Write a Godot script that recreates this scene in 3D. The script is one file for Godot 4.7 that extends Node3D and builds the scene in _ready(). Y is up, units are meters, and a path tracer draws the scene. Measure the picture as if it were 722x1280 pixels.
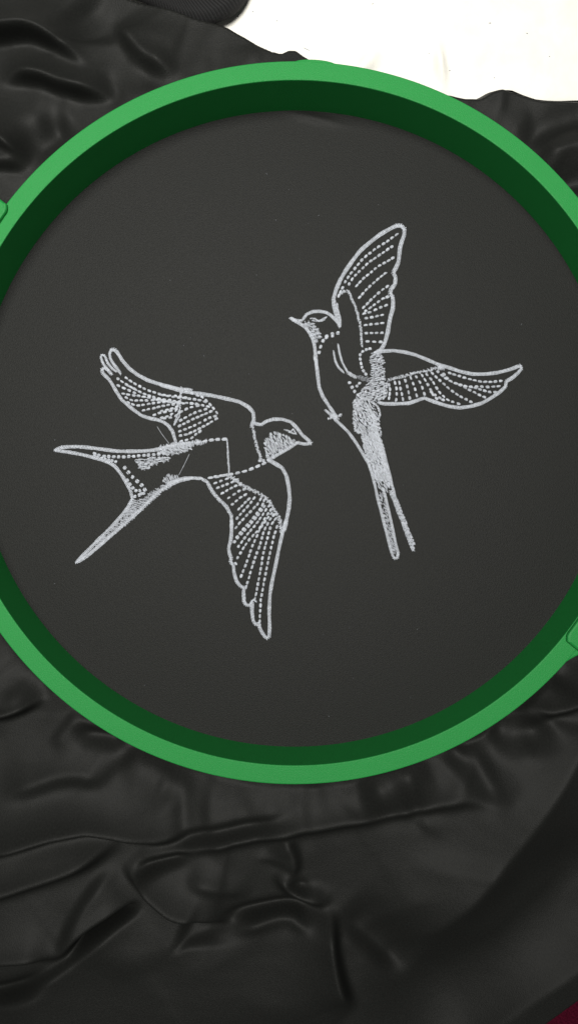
extends Node3D
# A black cloth stretched in a green embroidery hoop, two swallows stitched on it in pale thread. One unit is a metre;
# traces are in millimetres on the cloth (x to the right, z towards the lower edge of the photograph).

const HOOP_X := 2.1
const HOOP_Z := -32.9
const HOOP_IN := 126.3
const HOOP_OUT := 133.3
const HOOP_TOP := 20.0

var rng := RandomNumberGenerator.new()

# ---------------------------------------------------------------- meshes

class Buf:
	var v := PackedVector3Array()
	var n := PackedVector3Array()
	var c := PackedColorArray()
	var i := PackedInt32Array()
	func mesh() -> ArrayMesh:
		var a := []
		a.resize(Mesh.ARRAY_MAX)
		a[Mesh.ARRAY_VERTEX] = v
		a[Mesh.ARRAY_NORMAL] = n
		if c.size() == v.size():
			a[Mesh.ARRAY_COLOR] = c
		a[Mesh.ARRAY_INDEX] = i
		var m := ArrayMesh.new()
		m.add_surface_from_arrays(Mesh.PRIMITIVE_TRIANGLES, a)
		return m

func put(called: String, mesh: Mesh, mat: Material, parent: Node = self, kind := "") -> MeshInstance3D:
	var o := MeshInstance3D.new()
	o.name = called
	o.mesh = mesh
	o.material_override = mat
	if kind:
		o.set_meta("kind", kind)
	parent.add_child(o, true)
	return o

func tag(o: Node, label: String, category: String) -> void:
	o.set_meta("label", label)
	o.set_meta("category", category)

# a grid of points with smooth normals; wraps round when closed
func sheet(pts: PackedVector3Array, nu: int, nv: int) -> Buf:
	var b := Buf.new()
	b.v = pts
	b.n.resize(pts.size())
	for y in nv:
		for x in nu:
			var l := pts[y * nu + maxi(x - 1, 0)]
			var r := pts[y * nu + mini(x + 1, nu - 1)]
			var u := pts[maxi(y - 1, 0) * nu + x]
			var d := pts[mini(y + 1, nv - 1) * nu + x]
			b.n[y * nu + x] = (d - u).cross(r - l).normalized()
	for y in nv - 1:
		for x in nu - 1:
			var k := y * nu + x
			b.i.append_array([k, k + 1, k + nu, k + 1, k + nu + 1, k + nu])
	return b

# a quad strip through rows of points, every row of facets flat across and smooth along
func strip(b: Buf, p: PackedVector3Array, q: PackedVector3Array, centre: Vector3) -> void:
	var k := b.v.size()
	var m := p.size()
	for j in m:
		var t := p[mini(j + 1, m - 1)] - p[maxi(j - 1, 0)]
		var nn := t.cross(q[j] - p[j]).normalized()
		if nn.dot((p[j] + q[j]) * 0.5 - centre) < 0.0:
			nn = -nn
		b.v.append(p[j]); b.v.append(q[j])
		b.n.append(nn); b.n.append(nn)
	wind(b, k, m - 1)

# triangles between two rows of points, turned so that their front is where the normals point
func wind(b: Buf, k: int, m: int) -> void:
	var turn := 0.0
	for j in m:
		turn += (b.v[k + j * 2 + 2] - b.v[k + j * 2]).cross(b.v[k + j * 2 + 1] - b.v[k + j * 2]).normalized().dot(b.n[k + j * 2])
	for j in m:
		var a := k + j * 2
		if turn < 0.0:
			b.i.append_array([a, a + 2, a + 1, a + 1, a + 2, a + 3])
		else:
			b.i.append_array([a, a + 1, a + 2, a + 1, a + 3, a + 2])

# ---------------------------------------------------------------- thread

# one strand of thread from a to b, bowed up in the middle, its ends sinking into the cloth
func strand(b: Buf, from: Vector2, to: Vector2, rise: float, r: float, tone: float, base := 0.0) -> void:
	var d := to - from
	if d.length() < 0.02:
		return
	var side := Vector3(-d.y, 0, d.x).normalized()
	var k := b.v.size()
	var shade := tone * rng.randf_range(0.74, 1.12)
	var col := Color(THREAD.r * shade, THREAD.g * shade, THREAD.b * shade)
	for s in 5:
		var t := s / 4.0
		var bow := sin(PI * (0.06 + 0.88 * t))
		var p := from + d * t
		var rr := r * (0.62 + 0.38 * bow)
		var mid := Vector3(p.x, base + rise * bow - 0.06, p.y)
		for e in 5:
			var a := TAU * e / 5.0 + 0.3
			var o := side * cos(a) + Vector3.UP * sin(a)
			b.v.append((mid + o * rr) * 0.001)
			b.n.append(o)
			b.c.append(col)
	for s in 4:
		for e in 5:
			var p0 := k + s * 5 + e
			var p1 := k + s * 5 + (e + 1) % 5
			b.i.append_array([p0, p1, p0 + 5, p1, p1 + 5, p0 + 5])

func smooth_line(a: Array, step: float) -> PackedVector2Array:
	var c := Curve2D.new()
	var n: int = a.size() / 2
	for j in n:
		var p := Vector2(a[j * 2], a[j * 2 + 1])
		var h := Vector2.ZERO
		if j > 0 and j < n - 1:
			var pp := Vector2(a[j * 2 - 2], a[j * 2 - 1])
			var pn := Vector2(a[j * 2 + 2], a[j * 2 + 3])
			if (p - pp).normalized().dot((pn - p).normalized()) > 0.2:
				h = (pn - pp).normalized() * minf((p - pp).length(), (pn - p).length()) * 0.3
		c.add_point(p, -h, h)
	var out := PackedVector2Array()
	var total := c.get_baked_length()
	var m := maxi(2, int(round(total / step)) + 1)
	for j in m:
		out.append(c.sample_baked(total * j / (m - 1)))
	return out

# a satin column: thread laid to and fro across the line
func satin(b: Buf, a: Array, w: float, rough: float) -> void:
	var l := smooth_line(a, 0.3)
	var m := l.size()
	var wob := rng.randf() * 50.0
	for j in m:
		var t := (l[mini(j + 2, m - 1)] - l[maxi(j - 2, 0)]).normalized()
		var s := Vector2(-t.y, t.x)
		var half := w * 0.385 * (1.0 + 0.07 * sin(wob + j * 0.21) + rng.randf_range(-0.11, 0.11) * (1.0 + 2.0 * rough))
		var end := mini(j, m - 1 - j)
		if end < 3:
			half *= 0.62 + 0.13 * end
		var slant := t * (0.26 if j % 2 else -0.2) * minf(w, 1.6)
		var off := s * rng.randf_range(-0.28, 0.28) * rough + t * rng.randf_range(-0.3, 0.3) * rough
		strand(b, l[j] - s * half - slant + off, l[j] + s * half + slant + off, 0.26 + 0.11 * w + rng.randf_range(0.0, 0.06), 0.19, 1.0 - 0.12 * rough * rng.randf())

# a running stitch: separate short stitches, each sewn over three times
func run(b: Buf, a: Array, pitch: float, length: float, w: float) -> void:
	var step := 0.15
	var l := smooth_line(a, step)
	var total := (l.size() - 1) * step
	var n := maxi(1, int(round((total - length) / pitch)) + 1)
	for k in n:
		var at := (total - length) * (float(k) / maxf(n - 1.0, 1.0)) + rng.randf_range(-0.12, 0.12)
		var i0 := clampi(int(at / step), 0, l.size() - 1)
		var i1 := clampi(int((at + length * rng.randf_range(0.92, 1.08)) / step), 0, l.size() - 1)
		var p := l[i0]
		var q := l[i1]
		var s := Vector2(-(q - p).y, (q - p).x).normalized()
		for h in [-1.0, 1.0, 0.0]:
			var o: Vector2 = s * h * (w * 0.5 - 0.2) + Vector2(rng.randf_range(-0.09, 0.09), rng.randf_range(-0.09, 0.09))
			var sh: float = 0.0 if h == 0.0 else 0.12
			strand(b, p + o + (q - p) * sh, q + o - (q - p) * sh, 0.42 + 0.18 * (1.0 - absf(h)), 0.27, 1.0)

# a filled patch: rows of short stitches, some left out so that the cloth shows through
func fill(b: Buf, a: Array, angle: float, tone: float, drop: float) -> void:
	var poly := PackedVector2Array()
	for j in a.size() / 2:
		poly.append(Vector2(a[j * 2], a[j * 2 + 1]))
	var d := Vector2(cos(angle), sin(angle))
	var s := Vector2(-d.y, d.x)
	var lo := Vector2(1e9, 1e9)
	var hi := -lo
	for p in poly:
		var q := Vector2(p.dot(d), p.dot(s))
		lo = lo.min(q)
		hi = hi.max(q)
	# the underlay sewn first shows dimly between the upper stitches
	var under := lo.y
	while under < hi.y:
		var x := lo.x + rng.randf_range(0.0, 0.5)
		while x < hi.x:
			var mid := d * (x + 0.5) + s * (under + rng.randf_range(-0.1, 0.1))
			if Geometry2D.is_point_in_polygon(mid, poly) and rng.randf() > 0.18 + drop:
				strand(b, mid - d.rotated(0.5) * 0.6, mid + d.rotated(0.5) * 0.6, 0.12, 0.24, tone * 0.6)
			x += 1.1
		under += 0.5
	var row := lo.y
	while row < hi.y:
		var at := lo.x + rng.randf_range(-0.9, 0.2)
		while at < hi.x:
			var len := rng.randf_range(0.9, 1.7)
			var turn := rng.randf_range(-0.22, 0.22) + (0.45 if int(row * 50.0) % 2 else -0.45)
			var mid := d * (at + len * 0.5) + s * (row + rng.randf_range(-0.16, 0.16))
			var dd := d.rotated(turn) * len * 0.5
			if Geometry2D.is_point_in_polygon(mid, poly) and rng.randf() > drop:
				strand(b, mid - dd, mid + dd, rng.randf_range(0.25, 0.55), 0.23, tone * rng.randf_range(0.85, 1.05))
			at += len + rng.randf_range(0.05, 0.5)
		row += 0.36

# a thread end lying loose on the cloth
func loose(b: Buf, a: Array, tone: float) -> void:
	var l := smooth_line(a, 1.6)
	for j in l.size() - 1:
		strand(b, l[j], l[j + 1] + (l[j + 1] - l[j]) * 0.12, 0.02, 0.13, tone, 0.2)

# ---------------------------------------------------------------- cloth

const X0 := -160.0
const Z0 := -250.0
const CELL := 0.7
const NX := 460
const NZ := 706

var height := PackedFloat32Array()
var lean_x := PackedFloat32Array()
var lean_z := PackedFloat32Array()

# a narrow flank is rounded, a wide one falls away from a crisp line like taut cloth
func flank(far: float, w: float, crease: bool) -> float:
	if w < 7.0 or crease:
		return exp(-far * far / (w * w))
	return exp(-sqrt(far * far + 0.35) / (0.75 * w) + 0.79 / w)

# a ridge (or, below zero, a crease) along a line: its two flanks fall off over their own widths, and it can lean over its steep flank
func fold(a: Array, high: float, wl: float, wr: float, lean: float) -> void:
	var l := smooth_line(a, 1.4)
	var m := l.size()
	var reach := 2.6 * maxf(wl, wr)
	var lo := l[0]
	var hi := l[0]
	for p in l:
		lo = lo.min(p)
		hi = hi.max(p)
	var x1 := maxi(0, int((lo.x - reach - X0) / CELL))
	var x2 := mini(NX - 1, int((hi.x + reach - X0) / CELL) + 1)
	var z1 := maxi(0, int((lo.y - reach - Z0) / CELL))
	var z2 := mini(NZ - 1, int((hi.y + reach - Z0) / CELL) + 1)
	# stamp block by block: only the line's points near a block are tried
	var block := 12
	for bz in range(z1, z2 + 1, block):
		for bx in range(x1, x2 + 1, block):
			var mid := Vector2(X0 + (bx + block * 0.5) * CELL, Z0 + (bz + block * 0.5) * CELL)
			var near := PackedInt32Array()
			for j in m - 1:
				if mid.distance_to(l[j]) < reach + block * CELL * 0.75:
					near.append(j)
			if near.is_empty():
				continue
			for z in range(bz, mini(bz + block, z2 + 1)):
				for x in range(bx, mini(bx + block, x2 + 1)):
					var p := Vector2(X0 + x * CELL, Z0 + z * CELL)
					var best := 1e9
					var at := 0.0
					var off := Vector2.ZERO
					for j in near:
						var e := l[j + 1] - l[j]
						var f := clampf((p - l[j]).dot(e) / e.length_squared(), 0.0, 1.0)
						var o := p - l[j] - e * f
						var dd := o.length_squared()
						if dd < best:
							best = dd
							at = j + f
							off = o
					var j0 := clampi(int(at), 0, m - 2)
					var t := ((l[j0 + 1] - l[maxi(j0 - 1, 0)]).normalized() * (1.0 - (at - j0)) + (l[mini(j0 + 2, m - 1)] - l[j0]).normalized() * (at - j0)).normalized()
					var n := Vector2(-t.y, t.x)
					var s := off.dot(n)
					var side := 0.5 + 0.5 * clampf(s / 0.5, -1.0, 1.0)
					var far := sqrt(best)
					var end := clampf(minf(at, m - 1 - at) / maxf(4.0, m * 0.3), 0.0, 1.0)
					end = end * end * (3.0 - 2.0 * end)
					var h := high * end * lerpf(flank(far, wl, high < 0.0), flank(far, wr, high < 0.0), side)
					var k := z * NX + x
					height[k] += h
					if lean > 0.0:
						var dir := n if wr < wl else -n
						lean_x[k] += dir.x * h * lean
						lean_z[k] += dir.y * h * lean

# cloth has no corners: each height is averaged with its neighbours'
func soften(a: PackedFloat32Array) -> PackedFloat32Array:
	var out := a.duplicate()
	for z in range(1, NZ - 1):
		for k in range(z * NX + 1, z * NX + NX - 1):
			out[k] = 0.25 * a[k] + 0.125 * (a[k - 1] + a[k + 1] + a[k - NX] + a[k + NX]) + 0.0625 * (a[k - NX - 1] + a[k - NX + 1] + a[k + NX - 1] + a[k + NX + 1])
	return out

# how far a point lies inside a line traced from left to right (the cloth's side is the right hand)
func inside(p: Vector2, l: PackedVector2Array) -> float:
	var best := 1e9
	var s := 0.0
	for j in l.size() - 1:
		var c := Geometry2D.get_closest_point_to_segment(p, l[j], l[j + 1])
		var d := p.distance_squared_to(c)
		if d < best - 1e-6:
			best = d
			s = (l[j + 1] - l[j]).cross(p - c)
	return sqrt(best) * signf(s)

func points(a: Array) -> PackedVector2Array:
	var l := PackedVector2Array()
	for j in a.size() / 2:
		l.append(Vector2(a[j * 2], a[j * 2 + 1]))
	return l

var THREAD := Color(0.53, 0.56, 0.62)
var upper_edge := [-193.5,-261.7, -131.2,-243.0, -93.8,-215.0, -75.1,-203.1, -56.4,-196.3, -43.9,-193.2, -35.5,-190.7, -29.0,-189.1, -22.4,-186.9, -15.9,-183.2, -10.9,-180.1, -5.6,-177.3, -3.1,-176.7, -0.6,-177.9, 3.4,-177.6, 5.9,-175.4, 9.7,-172.6, 24.6,-168.3, 39.6,-168.6, 47.0,-167.0, 51.1,-164.8, 58.9,-162.0, 62.6,-161.7, 67.6,-160.5, 72.0,-160.5, 76.0,-162.6, 81.3,-163.6, 86.3,-162.6, 90.7,-161.1, 95.7,-159.5, 101.9,-159.2, 112.5,-159.2, 124.3,-160.8, 143.0,-158.6, 199.1,-159.5]
var lower_edge := [200.4,138.0, 147.1,163.7, 125.2,177.2, 113.2,185.4, 105.7,190.7, 98.5,196.4, 91.6,200.8, 75.0,210.8, 43.6,232.1, 12.2,257.2]

# many faint folds besides the strong ones: short gathers running out from the hoop, and long slack drapes below and beyond it
func gathers() -> void:
	for k in 64:
		var a := TAU * (k + rng.randf()) / 64.0
		var r0 := HOOP_OUT + rng.randf_range(1.0, 5.0)
		var l := rng.randf_range(12.0, 34.0)
		var bend := rng.randf_range(-0.9, 0.9)
		var line := []
		for j in 5:
			var t := j / 4.0
			var p := Vector2.from_angle(a + bend * t * t * l / 130.0) * (r0 + l * t)
			line.append_array([HOOP_X + p.x, HOOP_Z + p.y])
		fold(line, rng.randf_range(0.25, 0.7) * (1.0 if rng.randf() < 0.6 else -1.0), rng.randf_range(1.8, 5.0), rng.randf_range(1.8, 5.0), 0.0)
	for k in 20:
		var at := Vector2(rng.randf_range(-140.0, 120.0), rng.randf_range(112.0, 215.0))
		if k >= 14:
			at = Vector2(rng.randf_range(-150.0, -60.0), rng.randf_range(-215.0, -140.0))
		var heading := (-0.22 if k < 14 else 0.35) + rng.randf_range(-0.45, 0.45)
		var turn := rng.randf_range(-0.012, 0.012)
		var line := []
		for j in 7:
			line.append_array([at.x, at.y])
			at += Vector2.from_angle(heading + turn * j * 9.0) * rng.randf_range(5.0, 11.0)
		var steep := rng.randf_range(4.0, 7.0)
		fold(line, rng.randf_range(0.25, 0.6), rng.randf_range(9.0, 16.0) if k % 2 else steep, steep if k % 2 else rng.randf_range(9.0, 16.0), 0.0)

func build_cloth() -> ArrayMesh:
	var broad := FastNoiseLite.new()
	broad.seed = 4
	broad.frequency = 0.013
	broad.fractal_octaves = 1
	var fine := FastNoiseLite.new()
	fine.seed = 9
	fine.frequency = 0.07
	fine.fractal_octaves = 2
	height.resize(NX * NZ)
	lean_x.resize(NX * NZ)
	lean_z.resize(NX * NZ)
	fold([-129.0,-180.1, -110.6,-180.1, -104.5,-180.4, -97.4,-181.0, -90.1,-178.9, -83.9,-175.8, -79.0,-172.5, -74.4,-167.9], 5.5, 15.0, 2.1, 0.40)
	fold([-110.6,-162.3, -104.5,-164.5, -100.5,-165.4, -92.2,-164.2, -83.0,-161.1, -72.3,-159.0, -64.0,-158.1], 4.4, 12.0, 2.1, 0.40)
	fold([-65.9,-189.3, -62.2,-182.6, -58.5,-177.7, -53.0,-172.1, -45.6,-168.2, -40.7,-167.2], 2.7, 13.5, 2.9, 0.30)
	fold([-122.8,-144.0, -110.6,-141.5, -104.5,-138.1, -96.5,-132.9], 4.2, 12.0, 2.1, 0.40)
	fold([-122.8,-132.9, -110.6,-132.0, -97.1,-132.3], 2.6, 6.0, 1.7, 0.30)
	fold([-104.5,-144.6, -94.7,-140.3, -89.1,-144.0, -82.4,-150.7], -2.1, 6.0, 6.0, 0.00)
	fold([-79.9,-195.4, -73.8,-189.3, -68.9,-182.6, -67.7,-177.1], -2.2, 12.0, 15.0, 0.00)
	fold([116.1,-139.4, 100.8,-136.0, 92.8,-134.8], 2.6, 9.0, 10.5, 0.00)
	fold([122.2,-153.2, 108.4,-150.1, 97.7,-145.2, 85.5,-139.1], -2.2, 6.0, 7.5, 0.00)
	fold([122.2,-128.0, 108.4,-125.0, 100.8,-123.8, 94.7,-128.0], -2.5, 3.4, 6.0, 0.00)
	fold([-129.0,78.1, -110.6,76.0, -104.5,74.7, -98.3,72.3, -91.0,69.2], 4.4, 13.5, 1.8, 0.40)
	fold([-110.6,105.7, -96.8,101.7, -87.6,98.9, -76.9,98.3, -64.0,102.6], 2.1, 13.5, 3.8, 0.00)
	fold([-80.6,79.6, -76.3,83.9, -67.7,85.2, -60.0,88.8], -2.1, 2.5, 3.8, 0.00)
	fold([-64.6,95.0, -56.1,96.5, -47.8,101.7, -42.6,111.8], -1.7, 6.0, 9.0, 0.00)
	fold([-122.8,36.8, -110.6,49.0, -101.4,64.3, -95.3,75.0], -1.6, 9.0, 9.0, 0.00)
	fold([-129.0,128.7, -110.6,124.4, -98.6,121.3, -86.7,118.2, -75.0,117.0, -68.9,118.2, -60.7,120.1, -51.2,121.9, -40.4,121.9, -32.2,120.7], 5.7, 15.0, 2.5, 0.40)
	fold([-129.0,146.4, -110.6,141.2, -98.3,137.5, -86.1,133.9, -76.9,130.5, -67.7,125.3, -61.6,122.5], 4.7, 13.5, 2.9, 0.30)
	fold([-64.6,134.8, -57.0,130.8, -49.3,129.0, -30.9,124.7, -9.5,121.0, 11.9,117.3, 36.5,113.0, 53.0,109.7, 65.6,107.2, 74.7,108.1, 87.0,112.4], 2.7, 7.8, 2.5, 0.35)
	fold([-55.4,127.7, -49.3,125.9, -31.6,121.0, -10.1,117.0, 3.4,113.0], -2.2, 1.7, 3.6, 0.00)
	fold([-59.7,137.2, -53.9,133.9, -46.3,131.4, -35.2,129.0], -2.3, 1.6, 2.0, 0.00)
	fold([27.3,112.7, 34.6,108.4, 43.8,102.3, 54.8,97.4], -2.3, 7.5, 7.5, 0.00)
	fold([-86.1,167.2, -81.5,157.8, -77.5,150.1, -73.2,144.0, -68.9,138.8, -63.1,134.2], 1.6, 2.5, 13.5, 0.00)
	fold([-63.7,132.3, -56.7,138.5, -49.3,144.9, -43.2,149.2, -35.5,150.7, -27.3,152.9, -18.7,153.5], 4.9, 15.0, 1.9, 0.30)
	fold([-84.8,167.2, -76.3,159.3, -67.1,153.5, -55.4,148.0], -6.5, 1.2, 1.7, 0.00)
	fold([-92.2,168.5, -84.2,164.8, -76.9,157.4, -67.7,152.2, -56.7,147.3], 2.6, 7.5, 1.3, 0.30)
	fold([-129.0,168.5, -110.6,166.9, -98.3,165.7, -83.6,165.7], 3.9, 10.5, 1.8, 0.30)
	fold([-129.0,185.6, -110.6,183.2, -98.3,179.5, -89.1,174.0], -3.1, 3.4, 2.2, 0.00)
	fold([-116.7,191.1, -107.5,185.6, -92.8,177.4, -79.6,168.8, -64.6,156.8, -52.4,150.1], 2.1, 1.8, 24.0, 0.00)
	fold([-40.1,153.2, -31.6,158.1, -30.3,164.2], -2.3, 9.0, 10.5, 0.00)
	fold([-3.4,121.3, -0.9,124.4, 1.5,129.0, 2.1,134.2, -0.3,138.5], 2.0, 1.6, 10.5, 0.20)
	fold([-1.2,139.1, 1.5,140.6, 5.8,141.8, 9.5,142.7], -2.1, 1.8, 1.6, 0.00)
	fold([-6.4,134.8, -2.5,138.5, 0.9,142.1, 6.4,145.2, 12.6,147.0, 16.2,149.2], 2.5, 3.4, 2.2, 0.30)
	fold([-28.5,153.2, -13.8,150.4, -1.8,148.6, 6.4,149.2, 14.7,151.3], -2.2, 1.8, 2.7, 0.00)
	fold([-21.7,157.4, -12.6,155.0, -4.3,152.5, 1.8,152.5, 4.9,155.6, 4.9,161.1], 1.7, 2.5, 2.9, 0.20)
	fold([14.4,147.6, 15.3,153.2, 15.9,163.6, 18.4,175.5, 22.1,183.8, 25.4,187.5], 4.4, 2.0, 16.5, 0.30)
	fold([-40.1,137.2, -31.6,139.1, -21.7,142.1, -13.2,144.6], 1.3, 7.5, 2.5, 0.00)
	fold([18.1,150.1, 30.9,161.7, 38.9,169.7, 47.5,175.2], -2.6, 12.0, 4.0, 0.00)
	fold([134.5,57.0, 110.6,83.9, 100.8,99.6, 91.0,113.9, 80.6,128.0, 67.7,144.0, 51.8,158.1, 33.4,168.5], 5.7, 21.0, 30.0, 0.00)
	fold([134.5,105.7, 110.6,134.8, 96.2,148.6, 79.3,163.9, 64.0,175.2, 42.6,184.4, 21.1,190.5], -4.4, 24.0, 18.0, 0.00)
	fold([146.7,150.1, 110.6,170.3, 88.5,185.6, 73.2,197.6, 54.8,208.3], 2.1, 15.0, 13.5, 0.00)
	fold([88.5,71.1, 97.1,74.1, 101.4,72.9, 110.6,69.8, 122.2,64.3], 3.4, 7.5, 2.0, 0.30)
	fold([73.8,80.6, 82.4,83.0, 90.1,83.6, 98.9,79.0], -2.3, 6.0, 6.0, 0.00)
	fold([57.3,95.0, 62.8,90.7, 67.7,88.2], -1.8, 6.0, 6.0, 0.00)
	fold([62.8,88.2, 70.8,94.3, 75.7,102.3, 84.2,108.4], -2.1, 6.0, 6.0, 0.00)
	fold([85.5,73.5, 92.2,76.0, 96.5,79.6], 1.6, 3.4, 3.4, 0.00)
	fold([110.0,49.0, 103.8,60.7, 100.8,68.0], -1.8, 6.0, 6.0, 0.00)
	gathers()
	for k in 3:
		height = soften(height)
		lean_x = soften(lean_x)
		lean_z = soften(lean_z)
	var up := points(upper_edge)
	var low := points(lower_edge)
	var pts := PackedVector3Array()
	pts.resize(NX * NZ)
	for z in NZ:
		for x in NX:
			var k := z * NX + x
			var p := Vector2(X0 + x * CELL, Z0 + z * CELL)
			var r := Vector2(p.x - HOOP_X, p.y - HOOP_Z)
			var rr := r.length()
			var y := 0.0
			var dx := 0.0
			var dz := 0.0
			if rr < HOOP_OUT + 0.4:
				y = -0.02
				if rr < HOOP_IN:
					y = 0.05 * fine.get_noise_2d(p.x, p.y) * (1.0 - rr / HOOP_IN)
					# a slack ripple below the upper rim
					var q := p - Vector2(10.0, -155.4)
					y += 0.7 * exp(-q.x * q.x / 90.0 - pow(q.y - q.x * 0.22, 2.0) / 2.6)
			else:
				var out := rr - HOOP_OUT - 0.4
				var grow := smoothstep(0.0, 4.0, out)
				var ang := r.angle()
				var pucker := broad.get_noise_2d(ang * 700.0, rr * 0.8) + 0.4 * broad.get_noise_2d(ang * 1500.0, 90.0 + rr)
				y = 11.0 * smoothstep(0.0, 1.4, out) + 2.0 * smoothstep(10.0, 60.0, out)
				y += grow * (1.1 * pucker * exp(-out / 10.0) + 2.6 * broad.get_noise_2d(p.x, p.y) + 0.07 * fine.get_noise_2d(p.x, p.y * 1.6))
				y += grow * height[k] * 2.05
				dx = grow * clampf(lean_x[k], -2.6, 2.6) * 0.7
				dz = grow * clampf(lean_z[k], -2.6, 2.6) * 0.7
				y = y if y > 4.0 else 0.6 + 3.4 * exp((y - 4.0) / 3.4)
				if p.y < -120.0:
					var d := inside(p, up)
					var deep := 3.0 if p.x < 8.0 else 4.5
					y = lerpf(-2.6, y, sqrt(clampf((d + 0.8) / deep, 0.0, 1.0)))
				if p.x > 20.0 and p.y > 120.0:
					var d2 := inside(p, low)
					y = lerpf(-2.6, y, sqrt(clampf((d2 + 1.0) / 6.0, 0.0, 1.0)))
			pts[k] = Vector3(p.x + dx, y, p.y + dz) * 0.001
	return sheet(pts, NX, NZ).mesh()

# ---------------------------------------------------------------- hoop

func arc(r: float, y: float, a0: float, a1: float, n: int) -> PackedVector3Array:
	var p := PackedVector3Array()
	for j in n + 1:
		var a := lerpf(a0, a1, float(j) / n)
		p.append(Vector3(cos(a) * r, y, sin(a) * r) * 0.001)
	return p

# a profile of (radius, height) turned all the way round
func lathe(profile: Array) -> ArrayMesh:
	var b := Buf.new()
	var n := profile.size()
	for j in n:
		var p: Vector2 = profile[j]
		var q: Vector2 = profile[(j + 1) % n]
		var o := Vector2(-(q - p).y, (q - p).x).normalized()
		var mid := (p + q) * 0.5
		var c := Vector2((HOOP_IN + HOOP_OUT) * 0.5, HOOP_TOP * 0.5)
		if o.dot(mid - c) < 0.0:
			o = -o
		var k := b.v.size()
		var seg := 360
		for e in seg + 1:
			var a := TAU * e / seg
			for w in [p, q]:
				b.v.append(Vector3(cos(a) * w.x, w.y, sin(a) * w.x) * 0.001)
				b.n.append(Vector3(cos(a) * o.x, o.y, sin(a) * o.x))
		wind(b, k, seg)
	return b.mesh()

# a block that follows the ring from one angle to another: rows of (inner radius, outer radius) with a rounded upper edge
func ring_block(a0: float, a1: float, inner: Callable, outer: Callable, low: float, top: float, round_off: float) -> ArrayMesh:
	var b := Buf.new()
	var n := 60
	var rows: Array[PackedVector3Array] = []
	var heights := [[0.0, low], [0.0, top - round_off], [0.3, top - round_off * 0.3], [1.0, top]]
	var mid := Vector3.ZERO
	for side in 2:
		for hh in heights.size():
			var h: Array = heights[hh if side == 0 else heights.size() - 1 - hh]
			var p := PackedVector3Array()
			for j in n + 1:
				var t := float(j) / n
				var inset: float = h[0] * round_off
				var shy := inset / 130.0
				var a := lerpf(a0 + signf(a1 - a0) * shy, a1 - signf(a1 - a0) * shy, t)
				var r: float = (inner.call(t) + inset) if side == 0 else (outer.call(t) - inset)
				p.append(Vector3(cos(a) * r, h[1], sin(a) * r) * 0.001)
			rows.append(p)
	for p in rows:
		mid += p[n / 2] / rows.size()
	for j in rows.size() - 1:
		strip(b, rows[j], rows[j + 1], mid)
	for e in [0, n]:
		var p := PackedVector3Array()
		var q := PackedVector3Array()
		for j in heights.size():
			p.append(rows[j][e])
			q.append(rows[rows.size() - 1 - j][e])
		strip(b, p, q, mid)
	return b.mesh()

# ---------------------------------------------------------------- materials

func noise_map(seed_: int, freq: float, octaves: int, size: int, low: Color, high: Color) -> NoiseTexture2D:
	var n := FastNoiseLite.new()
	n.seed = seed_
	n.frequency = freq
	n.fractal_octaves = octaves
	var g := Gradient.new()
	g.set_color(0, low)
	g.set_color(1, high)
	var t := NoiseTexture2D.new()
	t.width = size
	t.height = size
	t.seamless = true
	t.noise = n
	t.color_ramp = g
	return t

func bump(seed_: int, freq: float, octaves: int, size: int, strength: float) -> NoiseTexture2D:
	var t := noise_map(seed_, freq, octaves, size, Color.BLACK, Color.WHITE)
	t.color_ramp = null
	t.as_normal_map = true
	t.bump_strength = strength
	return t

func surface(color: Color, rough: float, per_metre: float, albedo: Texture2D, normal: Texture2D, normal_scale: float) -> StandardMaterial3D:
	var m := StandardMaterial3D.new()
	m.albedo_color = color.linear_to_srgb()
	m.roughness = rough
	m.uv1_triplanar = true
	m.uv1_world_triplanar = true
	m.uv1_scale = Vector3.ONE * per_metre
	m.albedo_texture = albedo
	if normal:
		m.normal_enabled = true
		m.normal_texture = normal
		m.normal_scale = normal_scale
	m.cull_mode = BaseMaterial3D.CULL_DISABLED
	return m

# ---------------------------------------------------------------- the scene

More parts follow.
